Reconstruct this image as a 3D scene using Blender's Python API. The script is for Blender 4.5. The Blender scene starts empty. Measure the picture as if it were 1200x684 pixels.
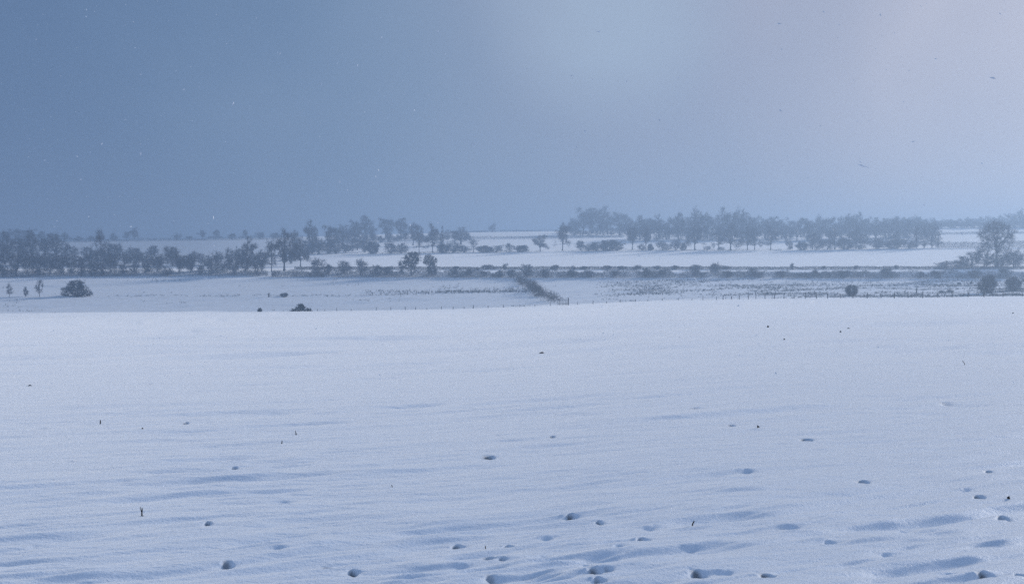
import bpy, math, random
import numpy as np
from mathutils import Vector

SC = bpy.context.scene
COL = SC.collection
R = math.radians
# ------------------------------------------------------------------ camera
EYE, F, CX, CY, YH = 1.7, 1400.0, 600.0, 342.0, 300.0
PITCH = math.atan((CY - YH) / F)
cam_d = bpy.data.cameras.new('camera')
cam_d.sensor_width = 36.0
cam_d.lens = 36.0 * F / 1200.0
cam_d.clip_start = 0.1
cam_d.clip_end = 20000
cam = bpy.data.objects.new('camera', cam_d)
cam.location = (0, 0, EYE)
cam.rotation_euler = (math.pi / 2 - PITCH, 0, 0)
COL.objects.link(cam)
SC.camera = cam


def ray(px, py):
    """bearing (tan) and tangent of elevation of a photograph pixel"""
    cp, sp = math.cos(PITCH), math.sin(PITCH)
    dx = px - CX
    v = CY - py
    dy = F * cp + v * sp
    dz = -F * sp + v * cp
    return math.atan2(dx, dy), dz / math.hypot(dx, dy)


# ------------------------------------------------------------------ noise
def _hash(ix, iy, seed):
    h = (ix.astype(np.int64) * 374761393 + iy.astype(np.int64) * 668265263 + seed * 974634777) & 0xFFFFFFFF
    h = ((h ^ (h >> 13)) * 1274126177) & 0xFFFFFFFF
    h = ((h ^ (h >> 16)) * 2246822519) & 0xFFFFFFFF
    return ((h ^ (h >> 15)) & 0xFFFFFF) / float(0xFFFFFF)


def vnoise(x, y, seed):
    ix, iy = np.floor(x), np.floor(y)
    fx, fy = x - ix, y - iy
    fx = fx * fx * fx * (fx * (fx * 6 - 15) + 10)
    fy = fy * fy * fy * (fy * (fy * 6 - 15) + 10)
    a, b = _hash(ix, iy, seed), _hash(ix + 1, iy, seed)
    c, d = _hash(ix, iy + 1, seed), _hash(ix + 1, iy + 1, seed)
    return (a + (b - a) * fx) * (1 - fy) + (c + (d - c) * fx) * fy - 0.5


def fbm(x, y, seed, octv=3):
    s, a = 0, 1.0
    for o in range(octv):
        c, sn = math.cos(o * 1.1), math.sin(o * 1.1)
        s = s + a * vnoise((x * c - y * sn) * 2 ** o, (x * sn + y * c) * 2 ** o, seed + o * 17)
        a *= 0.5
    return s


# ------------------------------------------------------------------ terrain
TX = np.array([-600, 0, 300, 450, 600, 750, 900, 1050, 1200, 1800], float)
TD = [
    (205, [370, 368, 366, 364.5, 361, 353.5, 350.3, 349.8, 347.5, 345]),
    (229, [372, 371, 369, 367.5, 364, 356.5, 352.5, 350.5, 348.0, 346]),
    (258, [367, 366, 364, 363, 359, 351, 348.0, 347.0, 346, 344]),
    (300, [344, 344, 343, 343, 342, 339.5, 338.5, 338, 337.5, 337]),
    (340, [328, 327, 325, 326, 327, 327, 327, 327.5, 328, 328]),
    (352, [319, 319, 318, 318, 318, 318, 317.6, 317.3, 317, 317]),
    (358, [316.3, 316.3, 316, 316, 316, 316, 316, 315.7, 315.5, 315.5]),
    (363, [315, 315, 315, 315, 314.6, 314.6, 314.6, 314.3, 314.3, 314]),
    (480, [301, 301, 299.5, 297.5, 295.5, 293.6, 294, 291.5, 290, 289]),
    (560, [293, 293, 290, 288, 285, 283, 283, 283, 281, 280]),
    (650, [287, 286, 281.3, 279, 278, 277, 277, 274.5, 274.5, 273]),
    (800, [285, 284, 279.5, 274.5, 271.5, 270, 268, 267, 264, 262]),
]
AZ_N = np.linspace(-0.9, 0.9, 181)
_px = CX + F * np.tan(np.clip(AZ_N, -0.75, 0.75))
DN = np.array([0.0] + [t[0] for t in TD] + [950.0, 1400.0, 2300.0])
ZT = np.zeros((len(DN), len(AZ_N)))


def smooth(v):
    k = np.ones(9) / 9
    p = np.pad(v, 4, mode='edge')
    return np.convolve(p, k, 'valid')


for i, (d, ys) in enumerate(TD):
    y = smooth(np.interp(_px, TX, np.array(ys, float)))
    ZT[i + 1] = [EYE + d * ray(min(max(p, -900), 2100), yy)[1] for p, yy in zip(_px, y)]
ZT[-3] = ZT[-4] + 0.6
ZT[-2] = ZT[-4] - 4.0
ZT[-1] = ZT[-4] - 9.0
ZT[0] = 0
# monotone cubic (Fritsch-Carlson) slopes along the distance
_h = np.diff(DN)[:, None]
_dl = np.diff(ZT, axis=0) / _h
MT = np.zeros_like(ZT)
MT[1:-1] = np.where(_dl[1:] * _dl[:-1] > 0, 2 * _dl[1:] * _dl[:-1] / (_dl[1:] + _dl[:-1] + 1e-12), 0)
MT[0] = _dl[0]
MT[1] = _dl[0] * 1.02
MT[-1] = _dl[-1]


def base_z(d, az):
    d = np.asarray(d, float)
    az = np.clip(np.asarray(az, float), -0.899, 0.899)
    d = np.clip(d, 0, 2299)
    i = np.clip(np.searchsorted(DN, d, 'right') - 1, 0, len(DN) - 2)
    a = (az - AZ_N[0]) / (AZ_N[1] - AZ_N[0])
    j = np.floor(a).astype(int)
    fa = a - j
    h = (DN[i + 1] - DN[i])
    t = (d - DN[i]) / h
    t2, t3 = t * t, t * t * t
    def herm(k):
        return ((2 * t3 - 3 * t2 + 1) * ZT[i, k] + (t3 - 2 * t2 + t) * h * MT[i, k]
                + (-2 * t3 + 3 * t2) * ZT[i + 1, k] + (t3 - t2) * h * MT[i + 1, k])
    return herm(j) * (1 - fa) + herm(j + 1) * fa


def ground_at(px, py, dmin=3.0, dmax=1000.0):
    """first point of the terrain met by the sight line through a photograph pixel"""
    az, te = ray(px, py)
    d = np.geomspace(dmin, dmax, 6000)
    below = base_z(d, np.full_like(d, az)) - (EYE + d * te) > 0
    k = int(np.argmax(below)) if below.any() else len(d) - 1
    return d[k], az


def xyz(d, az):
    return Vector((d * math.sin(az), d * math.cos(az), float(base_z(d, az)) + 0.0))


# hollows (feet, melt holes) and small drifts in the near field: px, py, width px, depth m, soil
HOLLOWS = [
    (536, 637, 17, .055, .5), (596, 640, 13, .06, .8), (697, 671, 20, .08, .6), (669, 603, 14, .055, .8),
    (702, 611, 9, .035, .6), (753, 631, 14, .06, .7), (413, 671, 15, .06, .8), (686, 663, 17, .03, 0),
    (588, 656, 10, .035, .2), (712, 669, 12, .03, .1), (540, 663, 18, .025, 0), (572, 655, 22, .026, .1),
    (701, 682, 16, .06, .3), (636, 652, 22, .022, 0), (575, 676, 22, .04, .15), (725, 641, 20, .028, 0),
    (572, 535, 22, .05, .7), (647, 512, 9, .045, .5), (580, 470, 10, .05, 0), (945, 516, 17, .06, .5),
    (857, 498, 11, .06, .8), (1011, 565, 16, .05, .3), (988, 583, 9, .04, .6), (900, 675, 26, .05, .4),
    (818, 671, 22, .05, .4), (1155, 674, 22, .055, .5), (1195, 675, 10, .05, .5), (1113, 668, 26, .035, 0),
    (1147, 583, 14, .045, .5), (1176, 607, 16, .045, .2), (1158, 551, 10, .04, .4), (930, 617, 34, .03, 0),
    (876, 551, 28, .035, 0), (1131, 574, 16, .03, 0), (1108, 472, 18, .05, .1), (1190, 484, 14, .05, .3),
    (972, 635, 20, .03, 0), (850, 669, 20, .04, 0), (1035, 646, 26, .025, 0), (265, 661, 18, .035, .3),
    (383, 662, 22, .03, .2), (243, 617, 9, .045, .7), (41, 644, 24, .02, 0), (105, 680, 24, .03, 0), (325, 645, 22, .025, 0),
    (197, 575, 12, .045, .4), (217, 495, 10, .06, .9), (332, 587, 22, .03, 0), (274, 549, 10, .05, .4), (82, 541, 16, .03, 0),
    (52, 501, 20, .05, 0), (273, 412, 9, .07, .7), (176, 451, 10, .05, .1), (635, 414, 8, .06, .7),
    (582, 510, 12, .03, 0), (815, 477, 18, .04, .2), (910, 488, 14, .03, 0), (1100, 430, 20, .05, 0),
    (760, 616, 26, .028, 0), (640, 630, 26, .028, 0), (480, 678, 26, .03, 0), (1060, 620, 30, .025, 0), (808, 640, 26, .025, 0),
]
_HW = []
for px, py, w, dep, dark_core in HOLLOWS:
    dark_core = min(1, dark_core * 1.5 + .15) if dark_core else 0
    dep *= 1.35
    d, az = ground_at(px, py)
    s = w * d / F / 2.0 * .85
    _HW.append((d * math.sin(az), d * math.cos(az), s, dep, dark_core))


def detail(x, y, d):
    """drifts, wind ripples and hollows laid over the smooth field"""
    c, s = math.cos(R(24)), math.sin(R(24))
    u, v = x * c + y * s, -x * s + y * c
    wx = fbm(x / 2.3, y / 2.3, 91, 2) * .8
    near = np.clip((60 - d) / 45, 0, 1)
    z = fbm(u / 1.3 + wx, v / .26 + wx, 3, 3) * .036 * np.clip((34 - d) / 22, 0, 1)
    pat = np.clip(fbm(x / 3.1, y / 3.1, 55, 2) + .45, 0.1, 1)
    cx, cy = (x - 1.1) / 2.6, (y - 7.6) / 2.2
    trod = np.exp(-(cx * cx + cy * cy)) + .6 * np.exp(-((x - 3.6) / 1.8) ** 2 - ((y - 7.2) / 1.6) ** 2)
    z = z * (0.35 + 1.0 * pat + .5 * trod)
    z = z + fbm(u / 4.5 + wx, v / 1.0 + wx * .6, 23, 3) * .020 * near * (.5 + .7 * pat)
    z = z + fbm(u / .62 + wx * 2, v / .11 + wx * 2, 201, 2) * .019 * np.clip((16 - d) / 9, 0, 1) * (.5 + pat)
    # wind-scoured grooves: thin, tapered, scattered, larger ones farther up the field
    for su, sv, dp, d0, d1, sd_ in ((.6, .13, .13, 0, 10.5, 301), (1.4, .28, .17, 6, 19, 311), (3, .65, .30, 13, 36, 321), (8, 1.8, .65, 28, 85, 331), (22, 4.5, 1.5, 65, 195, 341)):
        n_ = vnoise(u / su + wx, v / sv + wx * .5, sd_) + .35 * vnoise(u / su * 2.3, v / sv * 2.1, sd_ + 1)
        fade = np.clip((d - d0) / (.2 * d0 + .1), 0, 1) * np.clip((d1 - d) / (.4 * d1), 0, 1)
        z = z - dp * np.clip(n_ - .16, 0, .4) ** 1.5 * fade * np.clip(.3 + .8 * pat + .7 * trod, .25, 1.6)
    rid = np.abs(vnoise(u / .75 + wx * 1.6, v / .15 + wx * 1.6, 131)) * 1.8
    rid = np.sqrt(rid * rid + .015)
    z = z + (.5 - rid) * .030 * np.clip((20 - d) / 12, 0, 1) * (pat + .35 * trod)
    rid = np.abs(vnoise(u / 2.2 + wx, v / .5 + wx, 137)) * 2
    rid = np.sqrt(rid * rid + .01)
    z = z + (.5 - rid) * .026 * np.clip((45 - d) / 25, 0, 1) * pat
    c2, s2 = math.cos(R(10)), math.sin(R(10))
    u2, v2 = x * c2 + y * s2, -x * s2 + y * c2
    g = np.clip((230 - d) / 60, 0, 1)
    z = z + fbm(u2 / 16, v2 / 3.5, 41, 3) * .25 * np.clip((d - 16) / 30, 0, 1) * g
    z = z + fbm(u2 / 60, v2 / 14, 61, 2) * .65 * np.clip((d - 25) / 50, 0, 1) * g
    f2 = np.clip((d - 245) / 10, 0, 1) * np.clip((342 - d) / 8, 0, 1)
    z = z + fbm(x / 9, y / 7, 71, 3) * .35 * f2
    dark_core = np.zeros_like(z)
    for hx, hy, sz, dep, so in _HW:
        # a wind-tapered lens with pointed ends; some with a small, deeper, darker-coloured core
        L, W = sz * 1.15, max(sz * .62, .035)
        m = (np.abs(x - hx) < L * 4.5) & (np.abs(y - hy) < L * 4.5 + .3)
        if not m.any():
            continue
        du, dv = (x[m] - hx), (y[m] - hy)
        uu, vv = du * .95 + dv * .31, -du * .31 + dv * .95
        vv = vv + L * .35 * vnoise(uu / (L * .9), uu * 0 + hx * 7, 19)
        wob = 1 + .9 * vnoise(x[m] / (sz * .7), y[m] / (sz * .7), 7)
        lens = np.exp(-(np.abs(uu) / L) ** 1.25 * 1.3) * np.exp(-(np.where(vv > 0, vv * 1.25, vv * .8) / W) ** 2 * wob)
        brow = np.exp(-(np.abs(uu) / (L * 1.2)) ** 1.4) * np.exp(-((vv - W * 1.5) / (W * .8)) ** 2)
        z[m] += -dep * .62 * lens + dep * .22 * brow
        if so:
            core = np.exp(-((uu / (sz * .55)) ** 2 + ((vv - W * .2) / (sz * 1.2)) ** 2) * wob)
            z[m] -= dep * .75 * so * core
            dark_core[m] = np.maximum(dark_core[m], so * np.clip(core * 2.1 - .35, 0, 1))
    return z, dark_core


def gz(x, y):
    """final ground height at a point"""
    d = math.hypot(x, y)
    a = np.array([float(x)]); b = np.array([float(y)]); dd = np.array([d])
    z, _ = detail(a, b, dd)
    return float(base_z(dd, np.array([math.atan2(x, y)]))[0] + z[0])


# ------------------------------------------------------------------ materials
SHEEN = 1.0
def mat(name):
    m = bpy.data.materials.new(name)
    m.use_nodes = True
    nt = m.node_tree
    return m, nt, nt.nodes['Principled BSDF']


def N(nt, t, **kw):
    n = nt.nodes.new(t)
    for k, v in kw.items():
        setattr(n, k, v)
    return n


def snow_material():
    m, nt, b = mat('snow')
    L = nt.links.new
    geo = N(nt, 'ShaderNodeNewGeometry')
    n1 = N(nt, 'ShaderNodeTexNoise'); n1.inputs['Scale'].default_value = 38; n1.inputs['Detail'].default_value = 5; n1.inputs['Roughness'].default_value = .7
    L(geo.outputs['Position'], n1.inputs['Vector'])
    mp = N(nt, 'ShaderNodeMapping'); mp.inputs['Rotation'].default_value = (0, 0, R(-24)); mp.inputs['Scale'].default_value = (1.2, 6.5, 1)
    L(geo.outputs['Position'], mp.inputs['Vector'])
    n2 = N(nt, 'ShaderNodeTexNoise'); n2.inputs['Scale'].default_value = 1.0; n2.inputs['Detail'].default_value = 4; n2.inputs['Roughness'].default_value = .6
    L(mp.outputs['Vector'], n2.inputs['Vector'])
    b1 = N(nt, 'ShaderNodeBump'); b1.inputs['Strength'].default_value = .75; b1.inputs['Distance'].default_value = .014
    L(n1.outputs['Fac'], b1.inputs['Height'])
    b2 = N(nt, 'ShaderNodeBump'); b2.inputs['Strength'].default_value = .75; b2.inputs['Distance'].default_value = .035
    L(n2.outputs['Fac'], b2.inputs['Height']); L(b1.outputs['Normal'], b2.inputs['Normal'])
    L(b2.outputs['Normal'], b.inputs['Normal'])
    # darker colour in hollow bottoms; valley grass plus shade painted into the left fields
    at = N(nt, 'ShaderNodeAttribute', attribute_name='dark_core')
    grass_shade = N(nt, 'ShaderNodeAttribute', attribute_name='grass')
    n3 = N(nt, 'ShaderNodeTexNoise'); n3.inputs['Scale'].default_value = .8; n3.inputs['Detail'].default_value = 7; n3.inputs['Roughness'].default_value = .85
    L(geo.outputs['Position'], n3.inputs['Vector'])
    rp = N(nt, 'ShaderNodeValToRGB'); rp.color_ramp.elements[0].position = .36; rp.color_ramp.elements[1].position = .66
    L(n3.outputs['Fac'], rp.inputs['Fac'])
    mu = N(nt, 'ShaderNodeMath', operation='MULTIPLY'); L(grass_shade.outputs['Fac'], mu.inputs[0]); L(rp.outputs['Color'], mu.inputs[1])
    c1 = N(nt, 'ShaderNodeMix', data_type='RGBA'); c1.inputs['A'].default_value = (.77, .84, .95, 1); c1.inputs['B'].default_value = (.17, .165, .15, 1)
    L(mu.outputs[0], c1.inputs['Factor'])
    c2 = N(nt, 'ShaderNodeMix', data_type='RGBA'); c2.inputs['B'].default_value = (.035, .03, .026, 1)
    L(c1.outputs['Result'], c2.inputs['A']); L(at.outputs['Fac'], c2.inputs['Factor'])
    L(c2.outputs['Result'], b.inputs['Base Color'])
    b.inputs['Roughness'].default_value = .55
    b.inputs['Specular IOR Level'].default_value = .25
    inv = N(nt, 'ShaderNodeMath', operation='MULTIPLY_ADD', use_clamp=True); L(grass_shade.outputs['Fac'], inv.inputs[0]); inv.inputs[1].default_value = -SHEEN * .9; inv.inputs[2].default_value = SHEEN
    L(inv.outputs[0], b.inputs['Sheen Weight'])     # close fresh snow glows at grazing light, thin snow over grass and painted-shade fields do not
    b.inputs['Sheen Roughness'].default_value = .42
    return m


def bark_material(name, col, snow=.3):
    m, nt, b = mat(name)
    L = nt.links.new
    geo = N(nt, 'ShaderNodeNewGeometry')
    oi = N(nt, 'ShaderNodeObjectInfo')
    n = N(nt, 'ShaderNodeTexNoise'); n.inputs['Scale'].default_value = 1.7; n.inputs['Detail'].default_value = 3
    L(geo.outputs['Position'], n.inputs['Vector'])
    c = N(nt, 'ShaderNodeMix', data_type='RGBA')
    c.inputs['A'].default_value = (*[v * .65 for v in col], 1); c.inputs['B'].default_value = (*[v * 1.4 for v in col], 1)
    L(n.outputs['Fac'], c.inputs['Factor'])
    # snow lodged on the upper side of wood, patchy
    sp = N(nt, 'ShaderNodeSeparateXYZ'); L(geo.outputs['True Normal'], sp.inputs[0])
    ab = N(nt, 'ShaderNodeMath', operation='ABSOLUTE'); L(sp.outputs['Z'], ab.inputs[0])
    n2 = N(nt, 'ShaderNodeTexNoise'); n2.inputs['Scale'].default_value = .9; n2.inputs['Detail'].default_value = 4
    L(geo.outputs['Position'], n2.inputs['Vector'])
    r2 = N(nt, 'ShaderNodeValToRGB'); r2.color_ramp.elements[0].position = .42; r2.color_ramp.elements[1].position = .64
    L(n2.outputs['Fac'], r2.inputs['Fac'])
    m1 = N(nt, 'ShaderNodeMath', operation='MULTIPLY'); L(ab.outputs[0], m1.inputs[0]); L(r2.outputs['Color'], m1.inputs[1])
    m2 = N(nt, 'ShaderNodeMath', operation='MULTIPLY', use_clamp=True); L(m1.outputs[0], m2.inputs[0]); m2.inputs[1].default_value = snow
    c2 = N(nt, 'ShaderNodeMix', data_type='RGBA'); L(c.outputs['Result'], c2.inputs['A']); c2.inputs['B'].default_value = (.72, .76, .82, 1)
    L(m2.outputs[0], c2.inputs['Factor'])
    L(c2.outputs['Result'], b.inputs['Base Color'])
    b.inputs['Roughness'].default_value = .85
    b.inputs['Specular IOR Level'].default_value = .15
    return m


M_SNOW = snow_material()
M_BARK = bark_material('bark', (.048, .042, .040), .35)
M_TWIG = bark_material('winter_twigs', (.060, .050, .050), .8)
M_BROWN = bark_material('withered_leaves', (.085, .060, .045), .45)
M_BUSH = bark_material('dark_thorn', (.042, .040, .040), .55)
M_GORSE = bark_material('evergreen_scrub', (.030, .038, .034), .25)
M_RUSH = bark_material('rush_blades', (.12, .105, .08), .6)
M_WOOD = bark_material('weathered_post', (.055, .048, .045), .35)
M_STALK = bark_material('dead_stalk', (.030, .024, .020), .05)
M_EARTH = bark_material('dark_earth', (.030, .025, .022), .25)


def flake_material():
    m, nt, b = mat('snow_flake')
    b.inputs['Base Color'].default_value = (.78, .82, .88, 1)
    b.inputs['Roughness'].default_value = .7
    return m


def wire_material():
    m, nt, b = mat('fence_wire')
    b.inputs['Base Color'].default_value = (.10, .10, .105, 1)
    b.inputs['Metallic'].default_value = .6
    b.inputs['Roughness'].default_value = .55
    return m


M_FLAKE = flake_material()
M_WIRE = wire_material()


# ------------------------------------------------------------------ mesh helpers
class MB:
    def __init__(self):
        self.v, self.f, self.n = [], [], 0

    def add(self, verts, faces):
        self.v.append(np.asarray(verts, float).reshape(-1, 3))
        self.f.extend([tuple(i + self.n for i in q) for q in faces])
        self.n += len(self.v[-1])

    def tube(self, pts, rad, sides=5, cap=True):
        pts = np.asarray(pts, float)
        k = len(pts)
        t = np.gradient(pts, axis=0)
        t /= np.linalg.norm(t, axis=1, keepdims=True) + 1e-9
        ref = np.array([.31, .95, .05]) if abs(t[0][1]) < .8 else np.array([.95, .1, .3])
        vs = []
        for i in range(k):
            a = np.cross(t[i], ref); a /= np.linalg.norm(a) + 1e-9
            b = np.cross(t[i], a)
            for s in range(sides):
                th = 2 * math.pi * s / sides
                vs.append(pts[i] + rad[i] * (math.cos(th) * a + math.sin(th) * b))
        fs = []
        for i in range(k - 1):
            for s in range(sides):
                s2 = (s + 1) % sides
                fs.append((i * sides + s, i * sides + s2, (i + 1) * sides + s2, (i + 1) * sides + s))
        if cap:
            fs.append(tuple(range(sides - 1, -1, -1)))
            fs.append(tuple((k - 1) * sides + s for s in range(sides)))
        self.add(vs, fs)

    def strips(self, p0, p1, w, rng, taper=.35):
        """many thin blades at once: arrays of start, end, width"""
        n = len(p0)
        ax = p1 - p0
        r = rng.normal(size=(n, 3))
        side = np.cross(ax, r)
        side /= np.linalg.norm(side, axis=1, keepdims=True) + 1e-9
        w = np.asarray(w).reshape(-1, 1) * .5
        vs = np.stack([p0 - side * w, p0 + side * w, p1 + side * w * taper, p1 - side * w * taper], 1).reshape(-1, 3)
        base = self.n
        self.v.append(vs)
        self.n += len(vs)
        self.f.extend([(base + 4 * i, base + 4 * i + 1, base + 4 * i + 2, base + 4 * i + 3) for i in range(n)])

    def mesh(self, name, material, smooth_=False):
        me = bpy.data.meshes.new(name)
        v = np.concatenate(self.v) if self.v else np.zeros((0, 3))
        me.from_pydata(v.tolist(), [], self.f)
        me.materials.append(material)
        if smooth_:
            me.polygons.foreach_set('use_smooth', [True] * len(me.polygons))
        me.update()
        return me


def link(name, me, parent=None):
    o = bpy.data.objects.new(name, me)
    COL.objects.link(o)
    if parent is not None:
        o.parent = parent
    return o


def tag(o, label=None, cat=None, group=None, kind=None):
    if label: o['label'] = label
    if cat: o['category'] = cat
    if group: o['group'] = group
    if kind: o['kind'] = kind
    return o


# ------------------------------------------------------------------ ground
def build_ground():
    # columns: fine inside the view, coarse round the rest of the circle
    fov = math.atan(600 / F) + R(4)
    fine = np.arctan(np.linspace(-math.tan(fov), math.tan(fov), 860))
    rest = np.linspace(fov, 2 * math.pi - fov, 90)[1:-1]
    az = np.concatenate([fine, rest])
    ys = np.arange(720, 350, -.7)
    te = (ys - YH) / F
    dn = 1.7 / np.maximum(te - .033, 1e-3)
    dn = dn[(dn > 4.3) & (dn < 150)]
    d = np.concatenate([np.linspace(.4, 4.2, 14), dn, np.arange(dn[-1] + 4, 245, 3.0), np.arange(246, 365, 1.6),
                        np.arange(368, 700, 6.0), np.linspace(705, 1000, 26), np.geomspace(1040, 2280, 14)])
    nd, na = len(d), len(az)
    D, A = np.meshgrid(d, az, indexing='ij')
    X, Y = D * np.sin(A), D * np.cos(A)
    Aw = (A + math.pi) % (2 * math.pi) - math.pi
    Z = base_z(D.ravel(), Aw.ravel())
    dz, dark_core = detail(X.ravel(), Y.ravel(), D.ravel())
    front = np.cos(Aw.ravel()) > .5
    Z = Z + np.where(front, dz, 0)
    V = np.stack([X.ravel(), Y.ravel(), Z], 1)
    V = np.concatenate([V, [[0, 0, 0]]])
    i = np.arange(nd - 1)[:, None] * na
    j = np.arange(na)[None, :]
    j2 = (j + 1) % na
    q = np.stack([i + j, i + na + j, i + na + j2, i + j2], -1).reshape(-1, 4)
    c = nd * na
    tri = np.stack([np.full(na, c), np.arange(na), (np.arange(na) + 1) % na], 1)
    me = bpy.data.meshes.new('snow_field')
    nl = len(q) * 4 + len(tri) * 3
    me.vertices.add(len(V)); me.vertices.foreach_set('co', V.astype(np.float32).ravel())
    me.loops.add(nl)
    me.loops.foreach_set('vertex_index', np.concatenate([q.ravel(), tri.ravel()]).astype(np.int32))
    npoly = len(q) + len(tri)
    me.polygons.add(npoly)
    st = np.concatenate([np.arange(len(q)) * 4, len(q) * 4 + np.arange(len(tri)) * 3]).astype(np.int32)
    me.polygons.foreach_set('loop_start', st)
    me.polygons.foreach_set('use_smooth', [True] * npoly)
    me.update(calc_edges=True)
    me.validate()
    a = me.attributes.new('dark_core', 'FLOAT', 'POINT')
    a.data.foreach_set('value', np.append(dark_core, 0).astype(np.float32))
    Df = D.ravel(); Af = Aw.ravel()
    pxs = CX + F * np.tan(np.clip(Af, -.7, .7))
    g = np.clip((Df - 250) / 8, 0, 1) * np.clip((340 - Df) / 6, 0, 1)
    g = g * (.56 - .10 * np.clip((pxs - 350) / 350, 0, 1))  # valley grass, with painted shade deepening the tone to the left
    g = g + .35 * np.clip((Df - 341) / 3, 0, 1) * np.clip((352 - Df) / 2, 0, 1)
    g = g + np.clip((Df - 363) / 4, 0, 1) * (.10 + .62 * np.clip((430 - pxs) / 200, 0, 1) + .18 * np.clip((Df - 490) / 20, 0, 1) * np.clip((700 - pxs) / 150, 0, 1))  # far left field: shade painted into the snow colour
    a = me.attributes.new('grass', 'FLOAT', 'POINT')  # holds both grass cover and painted shade
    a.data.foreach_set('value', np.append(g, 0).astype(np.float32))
    me.materials.append(M_SNOW)
    o = link('snow_ground', me)
    tag(o, kind='structure')
    return o


build_ground()

# ------------------------------------------------------------------ tree makers
def envelope_points(rng, lobes, n, shell=.35):
    w = np.array([l[3] * l[4] * l[5] for l in lobes]); w /= w.sum()
    idx = rng.choice(len(lobes), n, p=w)
    v = rng.normal(size=(n, 3)); v /= np.linalg.norm(v, axis=1, keepdims=True)
    r = rng.uniform(shell ** 3, 1, n) ** (1 / 3)
    L = np.array(lobes)[idx]
    return L[:, :3] + v * r[:, None] * L[:, 3:]


def bezier(p0, p1, p2, n):
    t = np.linspace(0, 1, n)[:, None]
    return (1 - t) ** 2 * p0 + 2 * t * (1 - t) * p1 + t ** 2 * p2


def make_tree_meshes(seed, H, fork, lobes, limbs=9, secs=60, ters=420, twigs=6000, tl=.8, tw=.035, r0=.28, stems=1, bark=None, twig=None, name='tree'):
    rng = np.random.default_rng(seed)
    bark, twig = bark or M_BARK, twig or M_TWIG
    T, C = MB(), MB()
    limb_pts = []
    top = np.array([rng.normal(0, .15), rng.normal(0, .15), H * .8])
    for s in range(stems):
        base = np.array([0, 0, -.35]) if stems == 1 else np.array([rng.normal(0, .35), rng.normal(0, .35), -.35])
        tp = top if stems == 1 else np.array([rng.normal(0, H * .16), rng.normal(0, H * .16), H * rng.uniform(.6, .85)])
        mid = np.array([rng.normal(0, .12), rng.normal(0, .12), H * .4]) + (tp * .25 if stems > 1 else 0) * np.array([1, 1, 0])
        tr = bezier(base, mid, tp, 9)
        tr[1:-1, :2] += rng.normal(0, .05 * H / 10, (7, 2))
        rr = r0 * (1 - np.linspace(0, 1, 9) ** .8 * .85) / math.sqrt(stems)
        rr[0] *= 1.5
        T.tube(tr, rr, 7)
        limb_pts.append(tr[3:])
        tips = envelope_points(rng, lobes, max(2, limbs // stems), .6)
        for tip in tips:
            h0 = np.clip(fork + (tip[2] - fork) * rng.uniform(-.1, .55), fork * .8, H * .75)
            k = np.argmin(np.abs(tr[:, 2] - h0)); st = tr[k]
            bend = st + (tip - st) * .5 + np.array([0, 0, rng.uniform(-.02, .14) * H])
            b = bezier(st, bend, tip, 8)
            b[1:-1] += rng.normal(0, .018 * H, (6, 3))
            r = rr[k] * .6 * (1 - np.linspace(0, 1, 8) * .88)
            T.tube(b, np.maximum(r, .02), 5, cap=False)
            limb_pts.append(b[2:])
    lp = np.concatenate(limb_pts)
    tg = envelope_points(rng, lobes, secs, .45)
    sec = []
    for p in tg:
        dd = np.linalg.norm(lp - p, axis=1) + 1.2 * np.maximum(0, lp[:, 2] - p[2])
        st = lp[np.argmin(dd)]
        b = bezier(st, st * .45 + p * .55 + np.array([0, 0, .04 * H]), p, 5)
        b[1:-1] += rng.normal(0, .012 * H, (3, 3))
        T.tube(b, np.linspace(.055, .018, 5) * (H / 12) ** .5, 4, cap=False)
        sec.append(b[1:])
    sp = np.concatenate(sec + [lp])
    tg = envelope_points(rng, lobes, ters, .3)
    ds = ((tg[:, None, :] - sp[None]) ** 2).sum(-1)
    st = sp[np.argmin(ds, 1)]
    mid = (st + tg) / 2 + rng.normal(0, .02 * H, (ters, 3))
    wb = .032 * (H / 12) ** .5
    C.strips(st, mid, np.full(ters, wb * 1.5), rng, .8)
    C.strips(mid, tg, np.full(ters, wb * 1.1), rng, .6)
    # twigs: start on the finer branches, point outwards and up
    u = rng.uniform(0, 1, twigs); k = rng.integers(0, ters, twigs)
    a = np.where((u < .5)[:, None], st[k] + (mid[k] - st[k]) * (u * 2)[:, None], mid[k] + (tg[k] - mid[k]) * ((u - .5) * 2)[:, None])
    cen = np.array(lobes)[:, :3].mean(0) - np.array([0, 0, H * .12])
    out = a - cen; out /= np.linalg.norm(out, axis=1, keepdims=True) + 1e-9
    dr = out * .8 + rng.normal(0, .75, (twigs, 3)) + np.array([0, 0, .2])
    dr /= np.linalg.norm(dr, axis=1, keepdims=True)
    ln = tl * rng.uniform(.4, 1.25, twigs)
    C.strips(a, a + dr * ln[:, None], tw * rng.uniform(.6, 1.3, twigs), rng, .4)
    return T.mesh(name + '_trunk', bark, True), C.mesh(name + '_crown', twig)


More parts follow.
